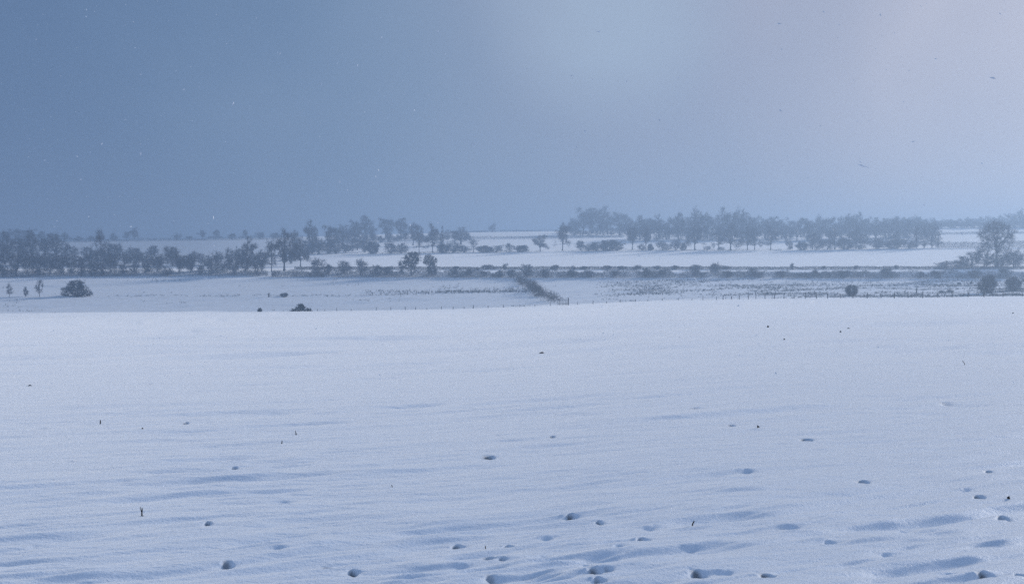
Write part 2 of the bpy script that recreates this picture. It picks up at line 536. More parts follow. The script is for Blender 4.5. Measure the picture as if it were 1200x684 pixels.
def make_bush_meshes(seed, H, lobes, n=5000, tl=.35, tw=.03, stems=9, twig=None, bark=None, name='bush'):
    rng = np.random.default_rng(seed)
    T, C = MB(), MB()
    pts = []
    for t in envelope_points(rng, lobes, stems, .6):
        b0 = np.array([t[0] * .25 + rng.normal(0, .1), t[1] * .25 + rng.normal(0, .1), -.2])
        b = bezier(b0, np.array([t[0] * .6, t[1] * .6, max(.1, t[2] * .45)]), t, 7)
        T.tube(b, np.linspace(.05, .015, 7) * H / 3, 5, cap=False)
        pts.append(b)
    m = n // 7
    tg = envelope_points(rng, lobes, m, .25)
    tg[:, 2] = np.maximum(tg[:, 2], .05)
    sp = np.concatenate(pts)
    st = sp[np.argmin(((tg[:, None, :] - sp[None]) ** 2).sum(-1), 1)]
    st = tg + (st - tg) * .5
    C.strips(st, tg, np.full(m, tw), rng, .6)
    k = rng.integers(0, m, n); u = rng.uniform(.2, 1, n)[:, None]
    a = st[k] + (tg[k] - st[k]) * u
    cen = np.array(lobes)[:, :3].mean(0) * np.array([1, 1, .3])
    out = a - cen; out /= np.linalg.norm(out, axis=1, keepdims=True) + 1e-9
    dr = out * .6 + rng.normal(0, .7, (n, 3)) + np.array([0, 0, .25])
    dr /= np.linalg.norm(dr, axis=1, keepdims=True)
    e = a + dr * (tl * rng.uniform(.4, 1.2, n))[:, None]
    e[:, 2] = np.maximum(e[:, 2], .02)
    C.strips(a, e, tw * rng.uniform(.7, 1.4, n), rng, .4)
    return T.mesh(name + '_stems', bark or M_BARK, True), C.mesh(name + '_foliage', twig or M_BUSH)


def ring_lobes(rng, cz, rx, rz, n, sub=.55):
    L = [(0, 0, cz, rx * .8, rx * .8, rz * .9)]
    for i in range(n):
        a = 2 * math.pi * i / n + rng.uniform(-.3, .3)
        q = rng.uniform(.35, .6)
        L.append((rx * q * math.cos(a), rx * q * math.sin(a), cz + rng.uniform(-.35, .45) * rz, rx * sub * rng.uniform(.8, 1.1), rx * sub * rng.uniform(.8, 1.1), rz * sub * rng.uniform(.75, 1.1)))
    return L


# kinds: name -> (H, W, [ (trunk mesh, crown mesh) variants ])
KIND = {}


def kind(key, H, W, variants):
    KIND[key] = (H, W, variants)


rg = np.random.default_rng(5)


def rag_lobes(rng, H, W, n, low=.0):
    """uneven clump: lobes of many sizes from the ground up"""
    L = [(0, 0, H * .40, W * .30, W * .30, H * .38)]
    for i in range(n):
        a = rng.uniform(0, 2 * math.pi); q = rng.uniform(.1, .36) * W
        rz = H * rng.uniform(.12, .30)
        z = rng.uniform(rz * .8 + low * H, H - rz * 1.05)
        r = W * rng.uniform(.10, .22)
        L.append((q * math.cos(a), q * math.sin(a), z, r, r * rng.uniform(.8, 1.1), rz))
    return L


def wood_lobes(rng, H, W, lo):
    """bare winter crown: broad, lopsided, forked into uneven clumps with gaps between them"""
    c = H * (1 + lo) / 2
    L = [(rng.normal(0, .04) * W, rng.normal(0, .04) * W, c * .95, W * .24, W * .24, H * (1 - lo) * .38)]
    for i in range(13):
        a = 2 * math.pi * i / 13 + rng.uniform(-.6, .6); q = rng.uniform(.12, .40) * W
        r = W * rng.uniform(.08, .17)
        z = H * rng.uniform(lo + .08, .90) - .22 * H * max(0, q / W - .25) / .15
        L.append((q * math.cos(a), q * math.sin(a), max(z, H * (lo + .05)), r, r, H * rng.uniform(.06, .13)))
    return L


kind('oak', 14, 14, [make_tree_meshes(100 + i, 14, 2.4, wood_lobes(rg, 14, 14, .16), 14, 105, 620, 7600, 1.25, .034, .38) for i in range(7)])
kind('tall', 16, 11, [make_tree_meshes(200 + i, 16, 3.4, wood_lobes(rg, 16, 11, .2), 12, 90, 520, 5800, 1.25, .034, .32) for i in range(6)])
kind('open', 12, 10, [make_tree_meshes(300 + i, 12, 2.0, wood_lobes(rg, 12, 10, .14), 10, 64, 300, 2500, 1.1, .034, .24) for i in range(4)])
kind('narrow', 12, 5, [make_tree_meshes(400 + i, 12, 1.2, [(0, 0, 4.5, 2, 2, 3.8), (.3, -.2, 8, 1.6, 1.6, 3.4), (-.3, .3, 3.0, 2.2, 2.2, 2.4), (.5, .4, 9.8, .9, .9, 1.8)], 9, 44, 260, 3400, .7, .035, .2) for i in range(3)])
kind('umbrella', 13, 10.5, [make_tree_meshes(500, 13, 4.0, [(0, 0, 9.6, 4.3, 4.3, 2.6), (-2.6, .5, 8.7, 2.7, 2.6, 2.2), (2.8, -.4, 8.5, 2.5, 2.8, 2.2), (.3, 1, 11.3, 2.9, 2.8, 1.6), (-1, 0, 6.5, 3.2, 3, 2.0), (3.9, .3, 6.6, 1.6, 1.7, 1.3), (1.4, 0, 4.3, 2.2, 1.9, 1.7), (-3.2, .2, 5.4, 1.6, 1.5, 1.2)], 16, 130, 680, 6800, 1.0, .034, .36)])
kind('thicket', 7, 6, [make_tree_meshes(600 + i, 7, .3, rag_lobes(rg, 7, 6, 11), 14, 60, 330, 3300, .95, .032, .16, stems=5) for i in range(8)])
kind('thorn', 6, 6, [make_tree_meshes(700 + i, 6, .5, rag_lobes(rg, 6, 6, 10, .05), 11, 50, 300, 3300, .8, .032, .15, stems=2) for i in range(6)])
kind('leafy', 7, 7, [make_tree_meshes(800 + i, 7, .9, L, 10, 60, 460, 8500, .5, .052, .2, twig=M_BROWN) for i, L in enumerate([
    [(0, 0, 4.6, 2.1, 2.1, 2.1), (-1.9, 0, 3.7, 1.6, 1.6, 1.6), (1.2, .3, 5.0, 1.6, 1.6, 1.6), (.2, 0, 2.1, 1.5, 1.5, 1.7), (-2.6, .2, 1.9, 1.0, 1.0, 1.5), (.6, 0, 6.2, .9, .9, .7)],
    [(0, 0, 4.8, 1.8, 1.8, 1.9), (1.9, 0, 4.2, 1.5, 1.5, 1.9), (1.4, 0, 2.2, 1.7, 1.7, 2.0), (-.9, .3, 4.4, 1.3, 1.3, 1.3), (2.5, .2, 1.4, 1, 1, 1.2), (.4, .2, 1.2, 1.2, 1, 1.2)]])])
kind('sapling', 4, 2.6, [make_tree_meshes(900 + i, 4, .5, [(0, 0, 2.2, .8, .8, 1.5), (.45, .2, 2.9, .6, .6, .9), (-.6, 0, 1.7, .7, .7, .7), (.5, 0, 1.3, .5, .5, .5)], 7, 26, 100, 760, .55, .03, .085) for i in range(3)])
kind('dome', 4, 7, [make_bush_meshes(1000 + i, 4, [(0, 0, 1.5, 2.3, 2.2, 2.0)] + rag_lobes(rg, 3.9, 7, 9)[1:], 5200, .75, .042, 18) for i in range(5)])
kind('broad', 4, 8, [make_bush_meshes(1050, 4, [(0, 0, 1.5, 2.4, 2, 2.1), (-2.4, 0, 1.0, 1.6, 1.6, 1.35), (2.2, .2, .9, 1.6, 1.6, 1.2), (.5, -.3, 2.6, 1.5, 1.4, 1.3), (-1.2, .2, 2.2, 1.3, 1.3, 1.2), (3.2, 0, .5, .8, .8, .6)], 7000, .5, .045, 20)])
kind('ball', 2.6, 3, [make_bush_meshes(1100 + i, 2.6, [(0, 0, 1.15, 1.3, 1.3, 1.2)] + rag_lobes(rg, 2.6, 2.9, 5)[1:], 5200, .38, .032, 12) for i in range(2)])
kind('scrub', 2.2, 3.4, [make_bush_meshes(1200 + i, 2.2, rag_lobes(rg, 2.2, 3.4, 7), 1300, .6, .030, 12) for i in range(6)])
kind('gorse', 2.0, 4, [make_bush_meshes(1300, 2.0, [(0, 0, .8, 1.1, 1, 1.1), (-1.2, 0, .4, 1, .9, .5), (1.3, 0, .5, .8, .8, .75), (.2, 0, 1.4, .55, .5, .55), (1.9, 0, .2, .6, .6, .3)], 4200, .26, .04, 10, twig=M_GORSE)])

RND = random.Random(11)
PARTS = {'broad': ('stems', 'foliage'), 'dome': ('stems', 'foliage'), 'ball': ('stems', 'foliage'), 'scrub': ('stems', 'foliage'), 'gorse': ('stems', 'foliage')}
NAMES = {'broad': 'bush', 'dome': 'bush', 'ball': 'bush', 'scrub': 'bush', 'gorse': 'bush', 'thicket': 'thicket_tree', 'sapling': 'sapling', 'thorn': 'thorn_tree'}
ORIG = {}


def plant(key, px, w_px, h_px, label, cat, group=None, d=None, py=None, var=None, rot=None, name=None, fat=1.0):
    """stand one tree or bush at bearing px on the ground, at a distance d or where the pixel row py meets the ground"""
    H, W, vs = KIND[key]
    if d is None:
        d, az = ground_at(px, py, dmin=(3 if py > 369 else 235))
    else:
        az = ray(px, YH)[0]
    k = RND.randrange(len(vs)) if var is None else var
    e = bpy.data.objects.new(name or NAMES.get(key, 'bare_tree'), None)
    COL.objects.link(e)
    x, y = d * math.sin(az), d * math.cos(az)
    e.location = (x, y, gz(x, y))
    e.rotation_euler = (0, 0, RND.uniform(0, 6.28) if rot is None else rot)
    sx = fat * w_px * d / F / W
    e.scale = (sx, sx, h_px * d / F / H)
    pn = PARTS.get(key, ('trunk', 'crown'))
    if (key, k) not in ORIG:
        a = link(pn[0], vs[k][0], e); b = link(pn[1], vs[k][1], e)
        ORIG[(key, k)] = (a, b)
    else:
        for src in ORIG[(key, k)]:
            c = src.copy(); c.parent = e; COL.objects.link(c)
    tag(e, label, cat, group)
    return e


ORD = ['first', 'second', 'third', 'fourth', 'fifth', 'sixth', 'seventh', 'eighth', 'ninth', 'tenth', 'eleventh', 'twelfth', 'thirteenth', 'fourteenth',
       'fifteenth', 'sixteenth', 'seventeenth', 'eighteenth', 'nineteenth', 'twentieth', 'twenty-first', 'twenty-second', 'twenty-third', 'twenty-fourth',
       'twenty-fifth', 'twenty-sixth', 'twenty-seventh', 'twenty-eighth', 'twenty-ninth', 'thirtieth']

# ---- trees one can pick out
P = plant
P('leafy', 482, 31, 29, 'larger of the two brown-leaved trees beside the lane', 'tree', 'pair of brown-leaved trees', d=345, var=0, rot=0.2, name='leafy_tree')
P('leafy', 502, 22, 25, 'smaller brown-leaved tree leaning towards its larger twin beside the lane', 'tree', 'pair of brown-leaved trees', d=346, var=1, rot=0.1, name='leafy_tree')
P('umbrella', 1168, 46, 51, 'tall snow-dusted tree with a domed crown above the lane', 'tree', d=370, var=0, rot=.4)
P('thicket', 1138, 34, 21, 'spreading shrubby tree just left of the domed tree', 'tree', d=367, name='shrubby_tree')
P('thicket', 1154, 30, 25, 'dense shrubby tree close under the domed tree', 'tree', d=369, name='shrubby_tree')
P('thicket', 1189, 34, 25, 'shrubby round tree to the right of the domed tree', 'tree', d=368, name='shrubby_tree')
P('thicket', 1174, 30, 17, 'low spreading scrub right at the trunk of the domed tree', 'tree', d=371, name='shrubby_tree')
P('thicket', 1108, 24, 10, 'low twiggy scrub furthest left below the domed tree', 'bush', d=363)
P('thicket', 1124, 22, 9, 'low twiggy scrub in the gap before the domed tree', 'bush', d=364)
P('oak', 333, 44, 51, 'broad purplish bare tree towering over the lane at the end of the thicket', 'tree', d=354)
P('open', 318, 24, 44, 'thin bare tree on the left flank of the broad purplish tree', 'tree', d=352)
P('tall', 352, 24, 36, 'bare tree on the right flank of the broad purplish tree', 'tree', d=380)
P('oak', 290, 29, 36, 'round-crowned bare tree standing up out of the thicket', 'tree', d=362)
P('open', 118, 24, 42, 'tall faint tree rising from the thicket in front of the far white field', 'tree', d=400)
P('broad', 90, 37, 19.5, 'big dark rounded bush standing alone in the valley field', 'bush', py=347, var=0, rot=0)
P('sapling', 46, 12, 20, 'small bare tree with a straight trunk next to the big dark bush', 'tree', py=347)
P('thorn', 30, 8, 12, 'tiny round-headed thorn between two saplings in the valley field', 'tree', py=347)
P('sapling', 11, 9, 16, 'small forked bare sapling at the end of the valley field', 'tree', py=348)
P('gorse', 352, 24, 11, 'dark conical evergreen bush on the crest of the near field', 'bush', d=214, var=0, rot=0.0)
P('gorse', 304, 12, 6, 'tiny dark evergreen bush peeping over the crest', 'bush', d=213, var=0, rot=2.0)
P('ball', 333, 11, 5, 'low dark bush beside a short stake in the valley field', 'bush', py=347)
P('ball', 998, 17, 14, 'round ball-shaped bush just behind the wire fence', 'bush', py=346.5, var=0)
P('dome', 1157, 27, 22, 'larger of two dark bushes behind the fence below the domed tree', 'bush', py=344, var=1)
P('dome', 1188, 24, 17, 'smaller of two dark bushes behind the fence below the domed tree', 'bush', py=340.5, var=2)
P('scrub', 1103, 9, 4, 'low dark bramble clump behind the fence, nearest the gatepost', 'bush', py=344)
P('scrub', 1114, 13, 4.5, 'low dark bramble clump behind the fence, wider of the two', 'bush', py=344)
P('ball', 1124, 5, 3, 'small snow-capped tussock bush in the rushy field, nearer the two dark bushes', 'bush', py=333)
P('ball', 1138, 4, 2.5, 'tiny snow-capped tussock bush in the rushy field, closest to the two dark bushes', 'bush', py=332)
P('thorn', 577, 12, 11, 'lone small round tree on the far skyline', 'tree', d=800, name='skyline_tree')

# ---- bushes along the lane
lane = [(372, 17, 21), (383, 12, 13), (403, 18, 18), (424, 15, 20), (443, 14, 11), (455, 12, 9)]
for i, (x, w, h) in enumerate(lane):
    P('thicket' if h > 15 else 'scrub', x, w, h, f'dark scrubby bush by the lane, {ORD[i]} from the broad purplish tree', 'bush', 'bushes between the broad tree and the brown pair', d=346 + (i % 3), name='lane_bush', fat=1.2)
lane = [(531, 7, 8), (549, 8, 9), (567, 8, 7), (585, 9, 9), (600, 12, 12), (618, 14, 16), (640, 10, 11), (672, 12, 12), (690, 10, 9), (720, 12, 9), (757, 12, 11), (777, 9, 8), (815, 10, 9), (838, 11, 18),
        (852, 12, 10), (883, 14, 11), (917, 11, 8), (955, 10, 8), (990, 13, 9), (1040, 14, 10), (1078, 10, 8), (1097, 12, 9), (1142, 14, 10), (1180, 15, 10)]
for i, (x, w, h) in enumerate(lane):
    P('scrub' if h < 15 else 'thicket', x, w * 1.2, h * .88, f'scrubby bush on the lane bank, {ORD[i]} to the right of the brown-leaved pair', 'bush', 'bushes on the lane bank', d=343 + RND.uniform(0, 4), name='lane_bush', fat=1.25)
lane = [(535, 10, 5), (572, 18, 7), (592, 6, 8), (617, 11, 7), (651, 12, 7), (672, 6, 6), (685, 12, 5), (712, 11, 6), (730, 14, 5), (747, 11, 7), (770, 10, 5), (790, 12, 6), (814, 16, 7), (837, 9, 9), (850, 14, 5), (928, 5, 8), (965, 6, 5), (1003, 6, 5), (1050, 6, 6)]
for i, (x, w, h) in enumerate(lane):
    P('scrub', x, w * 1.25, h * .9, f'low bush in the clipped hedge above the lane, {ORD[i]} right of the brown pair', 'bush', 'bushes in the clipped hedge above the lane', d=359.5, name='hedge_bush')

# ---- left thicket, two ranks and the taller trees behind it
x = -22.0
i = 0
while x < 312:
    P('thicket', x, RND.uniform(12, 22), RND.uniform(11, 26), f'grey twiggy thicket tree in the front rank at the field edge, {ORD[i]} along', 'tree', 'front rank of the thicket', d=344 + RND.uniform(0, 8), fat=1.12)
    x += RND.uniform(10.8, 14.5); i += 1
x, i = -20.0, 0
while x < 318:
    P('thicket', x, RND.uniform(15, 23), RND.uniform(14, 25), f'hazy thicket tree in the second rank behind the field edge, {ORD[i]} along', 'tree', 'second rank of the thicket', d=378 + RND.uniform(0, 16), fat=1.15)
    x += RND.uniform(11.5, 15.5); i += 1
back = [(-8, 22, 40), (8, 18, 33), (24, 20, 27), (38, 18, 36), (53, 18, 27), (66, 20, 32), (82, 16, 20), (104, 16, 19), (135, 18, 22), (158, 18, 18), (178, 16, 18), (203, 14, 16)]
for i, (x, w, h) in enumerate(back):
    P('oak' if i < 6 else 'thorn', x, w, h, f'hazy bare tree rising behind the thicket, {ORD[i]} from the left', 'tree', 'trees rising behind the thicket', d=428 + RND.uniform(0, 20), fat=1.45)

# ---- skyline trees of the far left field
sky = [(-6, 18, 16), (8, 16, 15), (22, 18, 17), (36, 17, 16), (49, 14, 14), (62, 16, 12), (76, 14, 12), (92, 12, 6), (107, 12, 6), (117, 11, 14), (133, 12, 9), (149, 9, 11), (158, 12, 16), (208, 11, 8), (222, 9, 5), (237, 9, 12), (253, 13, 12), (272, 9, 9), (288, 10, 12), (305, 11, 10), (322, 12, 9)]
for i, (x, w, h) in enumerate(sky):
    P('oak' if h > 10 else 'thorn', x, w * 1.25, h, f'faint tree on the skyline hedge of the far left field, {ORD[i]} from the left', 'tree', 'faint skyline trees', d=668 + RND.uniform(0, 40) + (60 if 80 < x < 230 else 0), name='skyline_tree')

# ---- hazy trees left of the white field's hedgerow
mid = [('oak', 366, 28, 38, 492), ('oak', 387, 28, 35, 498), ('tall', 346, 22, 30, 505), ('tall', 402, 26, 28, 560), ('oak', 416, 32, 28, 600), ('oak', 429, 26, 31, 640), ('narrow', 436, 9, 26, 620), ('oak', 452, 30, 26, 650), ('oak', 470, 28, 27, 640), ('tall', 484, 22, 31, 560)]
for i, (k, x, w, h, d) in enumerate(mid):
    P(k, x, w, h, f'fog-blurred bare tree left of the hedgerow trees, {ORD[i]} right of the broad purplish tree', 'tree', 'fog-blurred trees', d=d)
mid = [(340, 20, 20, 400), (351, 20, 22, 430), (361, 22, 19, 488), (373, 22, 22, 486), (384, 20, 18, 489), (394, 20, 20, 486), (405, 22, 14, 500), (418, 22, 16, 520), (428, 18, 17, 500)]
for i, (x, w, h, d) in enumerate(mid):
    P('thicket', x, w * 1.15, h, f'hazy low thicket tree under the fog-blurred trees, {ORD[i]} right of the broad purplish tree', 'tree', 'low growth under the fog-blurred trees', d=d)

i, x = 0, 396.0
while x < 548:
    P(RND.choice(['thorn', 'thicket']), x, RND.uniform(12, 19), RND.uniform(7, 14), f'faint low thorn on the hazy slope left of the hedgerow, {ORD[i]} from the left', 'tree', 'thorns on the hazy slope', d=606 + RND.uniform(-14, 16))
    x += RND.uniform(8, 12.5); i += 1
# ---- hedgerow behind the white field: trees with visible trunks and low bushes between them
row = [
    ('open', 491, 20, 33, 'forked bare tree above the brown-leaved pair'),
    ('tall', 507, 22, 36, 'tall bare tree above the smaller brown-leaved tree'),
    ('narrow', 518, 7, 34, 'slender bare pole-like tree beside the wide low-crowned tree'),
    ('open', 555, 20, 17, 'small arching tree with a hollow crown at the hedgerow'),
    ('oak', 633, 24, 22, 'low broad bare tree furthest left of the pale gap below the dome wood'),
    ('tall', 659, 24, 38, 'tall bare tree with a dark trunk in front of the dome wood'),
    ('thorn', 680, 14, 15, 'small round thorn between the dark-trunked tree and the clipped long bush'),
    ('tall', 741, 20, 33, 'pale slender tree standing by itself before the middle of the dome wood'),
    ('tall', 757, 18, 32, 'slim bare tree right of the pale slender tree'),
    ('oak', 814, 32, 34, 'wide bare tree on a single clear trunk in the hedgerow'),
    ('open', 842, 20, 30, 'light bare tree between the single-trunk and fork-trunk trees'),
    ('oak', 856, 34, 34, 'large bare tree with a forked trunk in the hedgerow'),
    ('tall', 876, 22, 31, 'bare tree with a leaning thin trunk, left of the straight one'),
    ('tall', 884, 20, 30, 'bare tree with a straight thin trunk at the hedgerow'),
    ('tall', 903, 22, 31, 'bare tree standing alone over snow with a clear trunk'),
    ('thicket', 925, 12, 13, 'small leafless tree in the snowy gap of the hedgerow'),
    ('oak', 952, 26, 22, 'bushy bare tree where the hedgerow thickens again'),
    ('tall', 978, 24, 28, 'grey bare tree after the hedgerow thickens'),
    ('oak', 1003, 26, 27, 'rounded grey tree midway along the thick part of the hedgerow'),
    ('thorn', 1030, 18, 15, 'low rounded tree in the thick part of the hedgerow'),
    ('tall', 1052, 20, 22, 'upright grey tree near the end of the thick hedgerow'),
    ('narrow', 1074, 13, 26, 'first upright tree of the dense block ending the hedgerow'),
    ('narrow', 1083, 14, 27, 'second upright tree of the dense block ending the hedgerow'),
    ('narrow', 1092, 14, 27, 'third upright tree of the dense block ending the hedgerow'),
    ('narrow', 1099, 11, 25, 'last upright tree of the dense block ending the hedgerow'),
]
for k, x, w, h, lab in row:
    P(k, x, w, h, lab, 'tree', 'hedgerow trees behind the white field', d=484 + RND.uniform(0, 4), name='hedgerow_tree')
P('oak', 540, 40, 20, 'wide low-crowned tree with a flat dome behind the hedgerow', 'tree', d=560, name='hedgerow_tree')
low = [(437, 16, 16), (457, 15, 13), (471, 14, 12), (520, 14, 12), (531, 18, 13), (544, 12, 9), (567, 16, 9), (581, 18, 8), (598, 8, 11), (611, 16, 8), (690, 14, 9), (700, 16, 11), (712, 20, 13), (723, 14, 11), (752, 8, 8), (762, 8, 9), (776, 12, 12), (791, 13, 13), (801, 7, 9),
       (829, 7, 5), (845, 6, 5), (940, 14, 11), (957, 16, 11), (972, 18, 12), (990, 18, 13), (1008, 20, 12), (1030, 18, 10), (1047, 20, 11), (1066, 18, 10)]
for i, (x, w, h) in enumerate(low):
    P(['dome', 'thicket', 'thorn'][i % 3], x, w * (1, 1.2, 1.3)[i % 3], h * (1, 1.15, 1.1)[i % 3], f'dark low bush between the hedgerow trees, {ORD[i]} from the left', 'bush', 'bushes between the hedgerow trees', d=481.5 + RND.uniform(0, 2), name='hedgerow_bush', fat=1.35)

# ---- ridge wood: crown tops follow the photograph's outline
tops = [(664, 262), (674, 251), (684, 245), (694, 241), (703, 242), (712, 245), (726, 247), (738, 250), (750, 249), (762, 252), (772, 250), (784, 251), (795, 247), (806, 249), (818, 243), (829, 246), (842, 248), (852, 245), (864, 244), (875, 245), (885, 249), (896, 251), (905, 249),
        (916, 252), (926, 254), (938, 250), (949, 253), (960, 249), (972, 250), (984, 252), (995, 247), (1004, 248), (1015, 251), (1027, 249), (1038, 250), (1050, 249), (1061, 251), (1072, 250), (1083, 253), (1093, 256)]
tx, ty = [t[0] for t in tops], [t[1] for t in tops]
i = 0
for x, y in tops:
    d = (690 - (x - 664) * .5 if x < 740 else 600) + RND.uniform(-18, 30)
    az = ray(x, YH)[0]
    zt = EYE + d * ray(x, y)[1]
    h = (zt - float(base_z(d, az))) * F / d
    seg = 'the dome of the ridge wood' if x < 735 else 'the long ridge wood'
    n = i if x < 735 else i - 7
    P(RND.choice(['oak', 'tall', 'oak']), x, RND.uniform(20, 27) + (6 if y < 246 else 0), h * 1.03 - (2.5 if y > 248 else -.5), f'tall hazy tree in {seg}, {ORD[n] if n < 30 else ORD[len(tops) - 1 - i]} from the {"left" if n < 30 else "right"}', 'tree', 'canopy trees of the ridge wood', d=d, name='woodland_tree', fat=1.15)
    i += 1
i = 0
x = 742.0
while x < 1100:
    d = 575 + RND.uniform(-12, 14)
    P(RND.choice(['oak', 'thicket', 'thorn']), x, RND.uniform(20, 27), RND.uniform(15, 25), f'lower tree at the front edge of the ridge wood, {ORD[i]} from the left', 'tree', 'lower front trees of the ridge wood', d=d, name='woodland_tree')
    x += RND.uniform(11.5, 14.5); i += 1
for i, x in enumerate(range(672, 740, 9)):
    P('thorn', x, 15, RND.uniform(8, 13), f'low thorn under the dome of the ridge wood, {ORD[i]} from the left', 'tree', 'understorey of the dome wood', d=668 + RND.uniform(-8, 8), name='woodland_tree')
# ---- far belt on the right-hand hill
belt = [(1066, 253), (1076, 252), (1086, 255), (1094, 255), (1102, 257), (1110, 256), (1117, 257.5), (1125, 254.5), (1133, 253), (1141, 254.5), (1149, 253.5), (1157, 252), (1165, 253), (1173, 251.5), (1181, 250), (1188, 248), (1195, 244), (1204, 243), (1214, 245), (1226, 246)]
for i, (x, y) in enumerate(belt):
    d = 738 + RND.uniform(-10, 22)
    az = ray(x, YH)[0]
    h = (EYE + d * ray(x, y)[1] - float(base_z(d, az))) * F / d
    P(RND.choice(['oak', 'tall']), x, RND.uniform(13, 18) if h < 22 else 24, h * 1.03, f'faint tree in the far hilltop belt, {ORD[i]} from the left', 'tree', 'far belt of trees on the hill', d=d, name='woodland_tree')
i = 0
for x in range(1098, 1222, 7):
    P('thorn', x + RND.uniform(-2, 2), 16, RND.uniform(7, 11), f'low thorn under the far hilltop belt, {ORD[i]} from the left', 'tree', 'understorey of the far hill belt', d=732 + RND.uniform(-6, 8), name='woodland_tree')
    i += 1


# ------------------------------------------------------------------ hedges
def hedge(label, pts, height, width, n, seed, tl=.4, tw=.04, rough=.35, mat_=None, ripple=3.0, gap=0.0):
    """one continuous hedge along a path of (px, d); twigs fill a wobbling hedge-shaped band"""
    rng = np.random.default_rng(seed)
    P3 = []
    for (xa, da), (xb, db) in zip(pts, pts[1:]):
        for t in np.linspace(0, 1, 24, endpoint=False):
            px, d = xa + (xb - xa) * t, da + (db - da) * t
            az = ray(px, YH)[0]
            P3.append((d * math.sin(az), d * math.cos(az)))
    P3 = np.array(P3)
    sl = np.concatenate([[0], np.cumsum(np.linalg.norm(np.diff(P3, axis=0), axis=1))])
    s = rng.uniform(0, sl[-1], n)
    dens = vnoise(s / ripple, s * 0 + seed, seed) + .5
    s = s[rng.uniform(0, 1, n) > gap * (1 - dens) * 2]
    n = len(s)
    cx, cy = np.interp(s, sl, P3[:, 0]), np.interp(s, sl, P3[:, 1])
    ti = np.clip(np.searchsorted(sl, s) - 1, 0, len(P3) - 2)
    tg = (P3[ti + 1] - P3[ti]); tg /= np.linalg.norm(tg, axis=1, keepdims=True)
    hh = height * (1 + rough * 2 * (vnoise(s / ripple, s * 0 + 3.3, seed + 1) + .6 * vnoise(s / (ripple * .3), s * 0 + 8.3, seed + 2)))
    hh = np.maximum(hh, .25 * height)
    zf = rng.uniform(0, 1, n)
    off = rng.normal(0, 1, n) * width * .33 * np.sqrt(1 - .75 * zf)
    x, y = cx - tg[:, 1] * off, cy + tg[:, 0] * off
    d = np.hypot(x, y)
    dz, _ = detail(x.copy(), y.copy(), d)
    g = base_z(d, np.arctan2(x, y)) + dz
    p0 = np.stack([x, y, g + zf * hh * .92], 1)
    dr = rng.normal(0, .6, (n, 3)) + np.array([0, 0, .65]); dr /= np.linalg.norm(dr, axis=1, keepdims=True)
    p1 = p0 + dr * (tl * rng.uniform(.4, 1.2, n))[:, None]
    o0 = np.array([P3[0, 0], P3[0, 1], gz(*P3[0])])
    mb = MB()
    mb.strips(p0 - o0, p1 - o0, tw * rng.uniform(.7, 1.4, n), rng, .4)
    o = link('hedge', mb.mesh('hedge', mat_ or M_TWIG))
    o.location = o0
    tag(o, label, 'hedge')
    return o


hedge('low clipped hedge running along the upper side of the lane', [(345, 359), (600, 359), (900, 359), (1215, 359)], .85, .9, 64000, 1, .3, .045, .16, M_BUSH, 2.2)
hedge('scruffy hedge along the foot of the lane bank', [(318, 342), (480, 343), (700, 343.5), (960, 343), (1215, 342.5)], 1.75, 2.4, 125000, 2, .6, .036, .40, M_TWIG, 3.2, gap=.35)
hedge('tangled bramble undergrowth along the foot of the thicket', [(-40, 344), (120, 345), (322, 344)], 1.5, 4.0, 24000, 12, .7, .036, .4, M_TWIG, 4.0, gap=.3)
hedge('ragged brown hedge running diagonally from the crest up to the lane', [(652, 262), (645, 272), (630, 290), (624, 306), (613, 322), (607, 341)], 1.55, 3.0, 13000, 3, .6, .05, .75, M_BROWN, 4.5, gap=.55)
hedge('thin hedge line crossing the snow behind the wide low-crowned tree', [(530, 622), (640, 622), (735, 628)], 1.3, 1.6, 6500, 4, .6, .06, .2, M_TWIG, 5)
hedge('faint hedge along the mid skyline beside the lone small tree', [(545, 795), (575, 800), (680, 802)], 1.0, 1.8, 6000, 5, .7, .07, .5, M_TWIG, 9, gap=.4)
hedge('faint hedge along the top of the far left field', [(70, 660), (150, 668), (230, 664), (335, 660)], 1.7, 1.8, 9000, 6, .6, .06, .4, M_TWIG, 8)
hedge('hedge at the far side of the white field leading to the domed tree', [(1096, 481), (1150, 481), (1215, 482)], 2.4, 2.2, 9000, 7, .5, .045, .2, M_TWIG, 4)
hedge('lower dark hedge line on the right hill below the far belt', [(1085, 640), (1150, 655), (1220, 662)], 1.1, 1.5, 5200, 8, .5, .06, .2, M_TWIG, 5)
hedge('low hedge at the far edge of the white field under the hedgerow trees', [(395, 481), (600, 481), (930, 481)], .55, 1.1, 15000, 9, .35, .045, .6, M_TWIG, 5, gap=.5)
hedge('upper hedge line on the right hill beside the domed crown', [(1180, 728), (1220, 730)], 1.0, 1.5, 2600, 10, .5, .06, .2, M_TWIG, 5)
hedge('hedge line across the hazy slope left of the hedgerow', [(398, 600), (470, 622), (530, 622)], 1.4, 1.6, 4200, 11, .6, .06, .3, M_TWIG, 5)


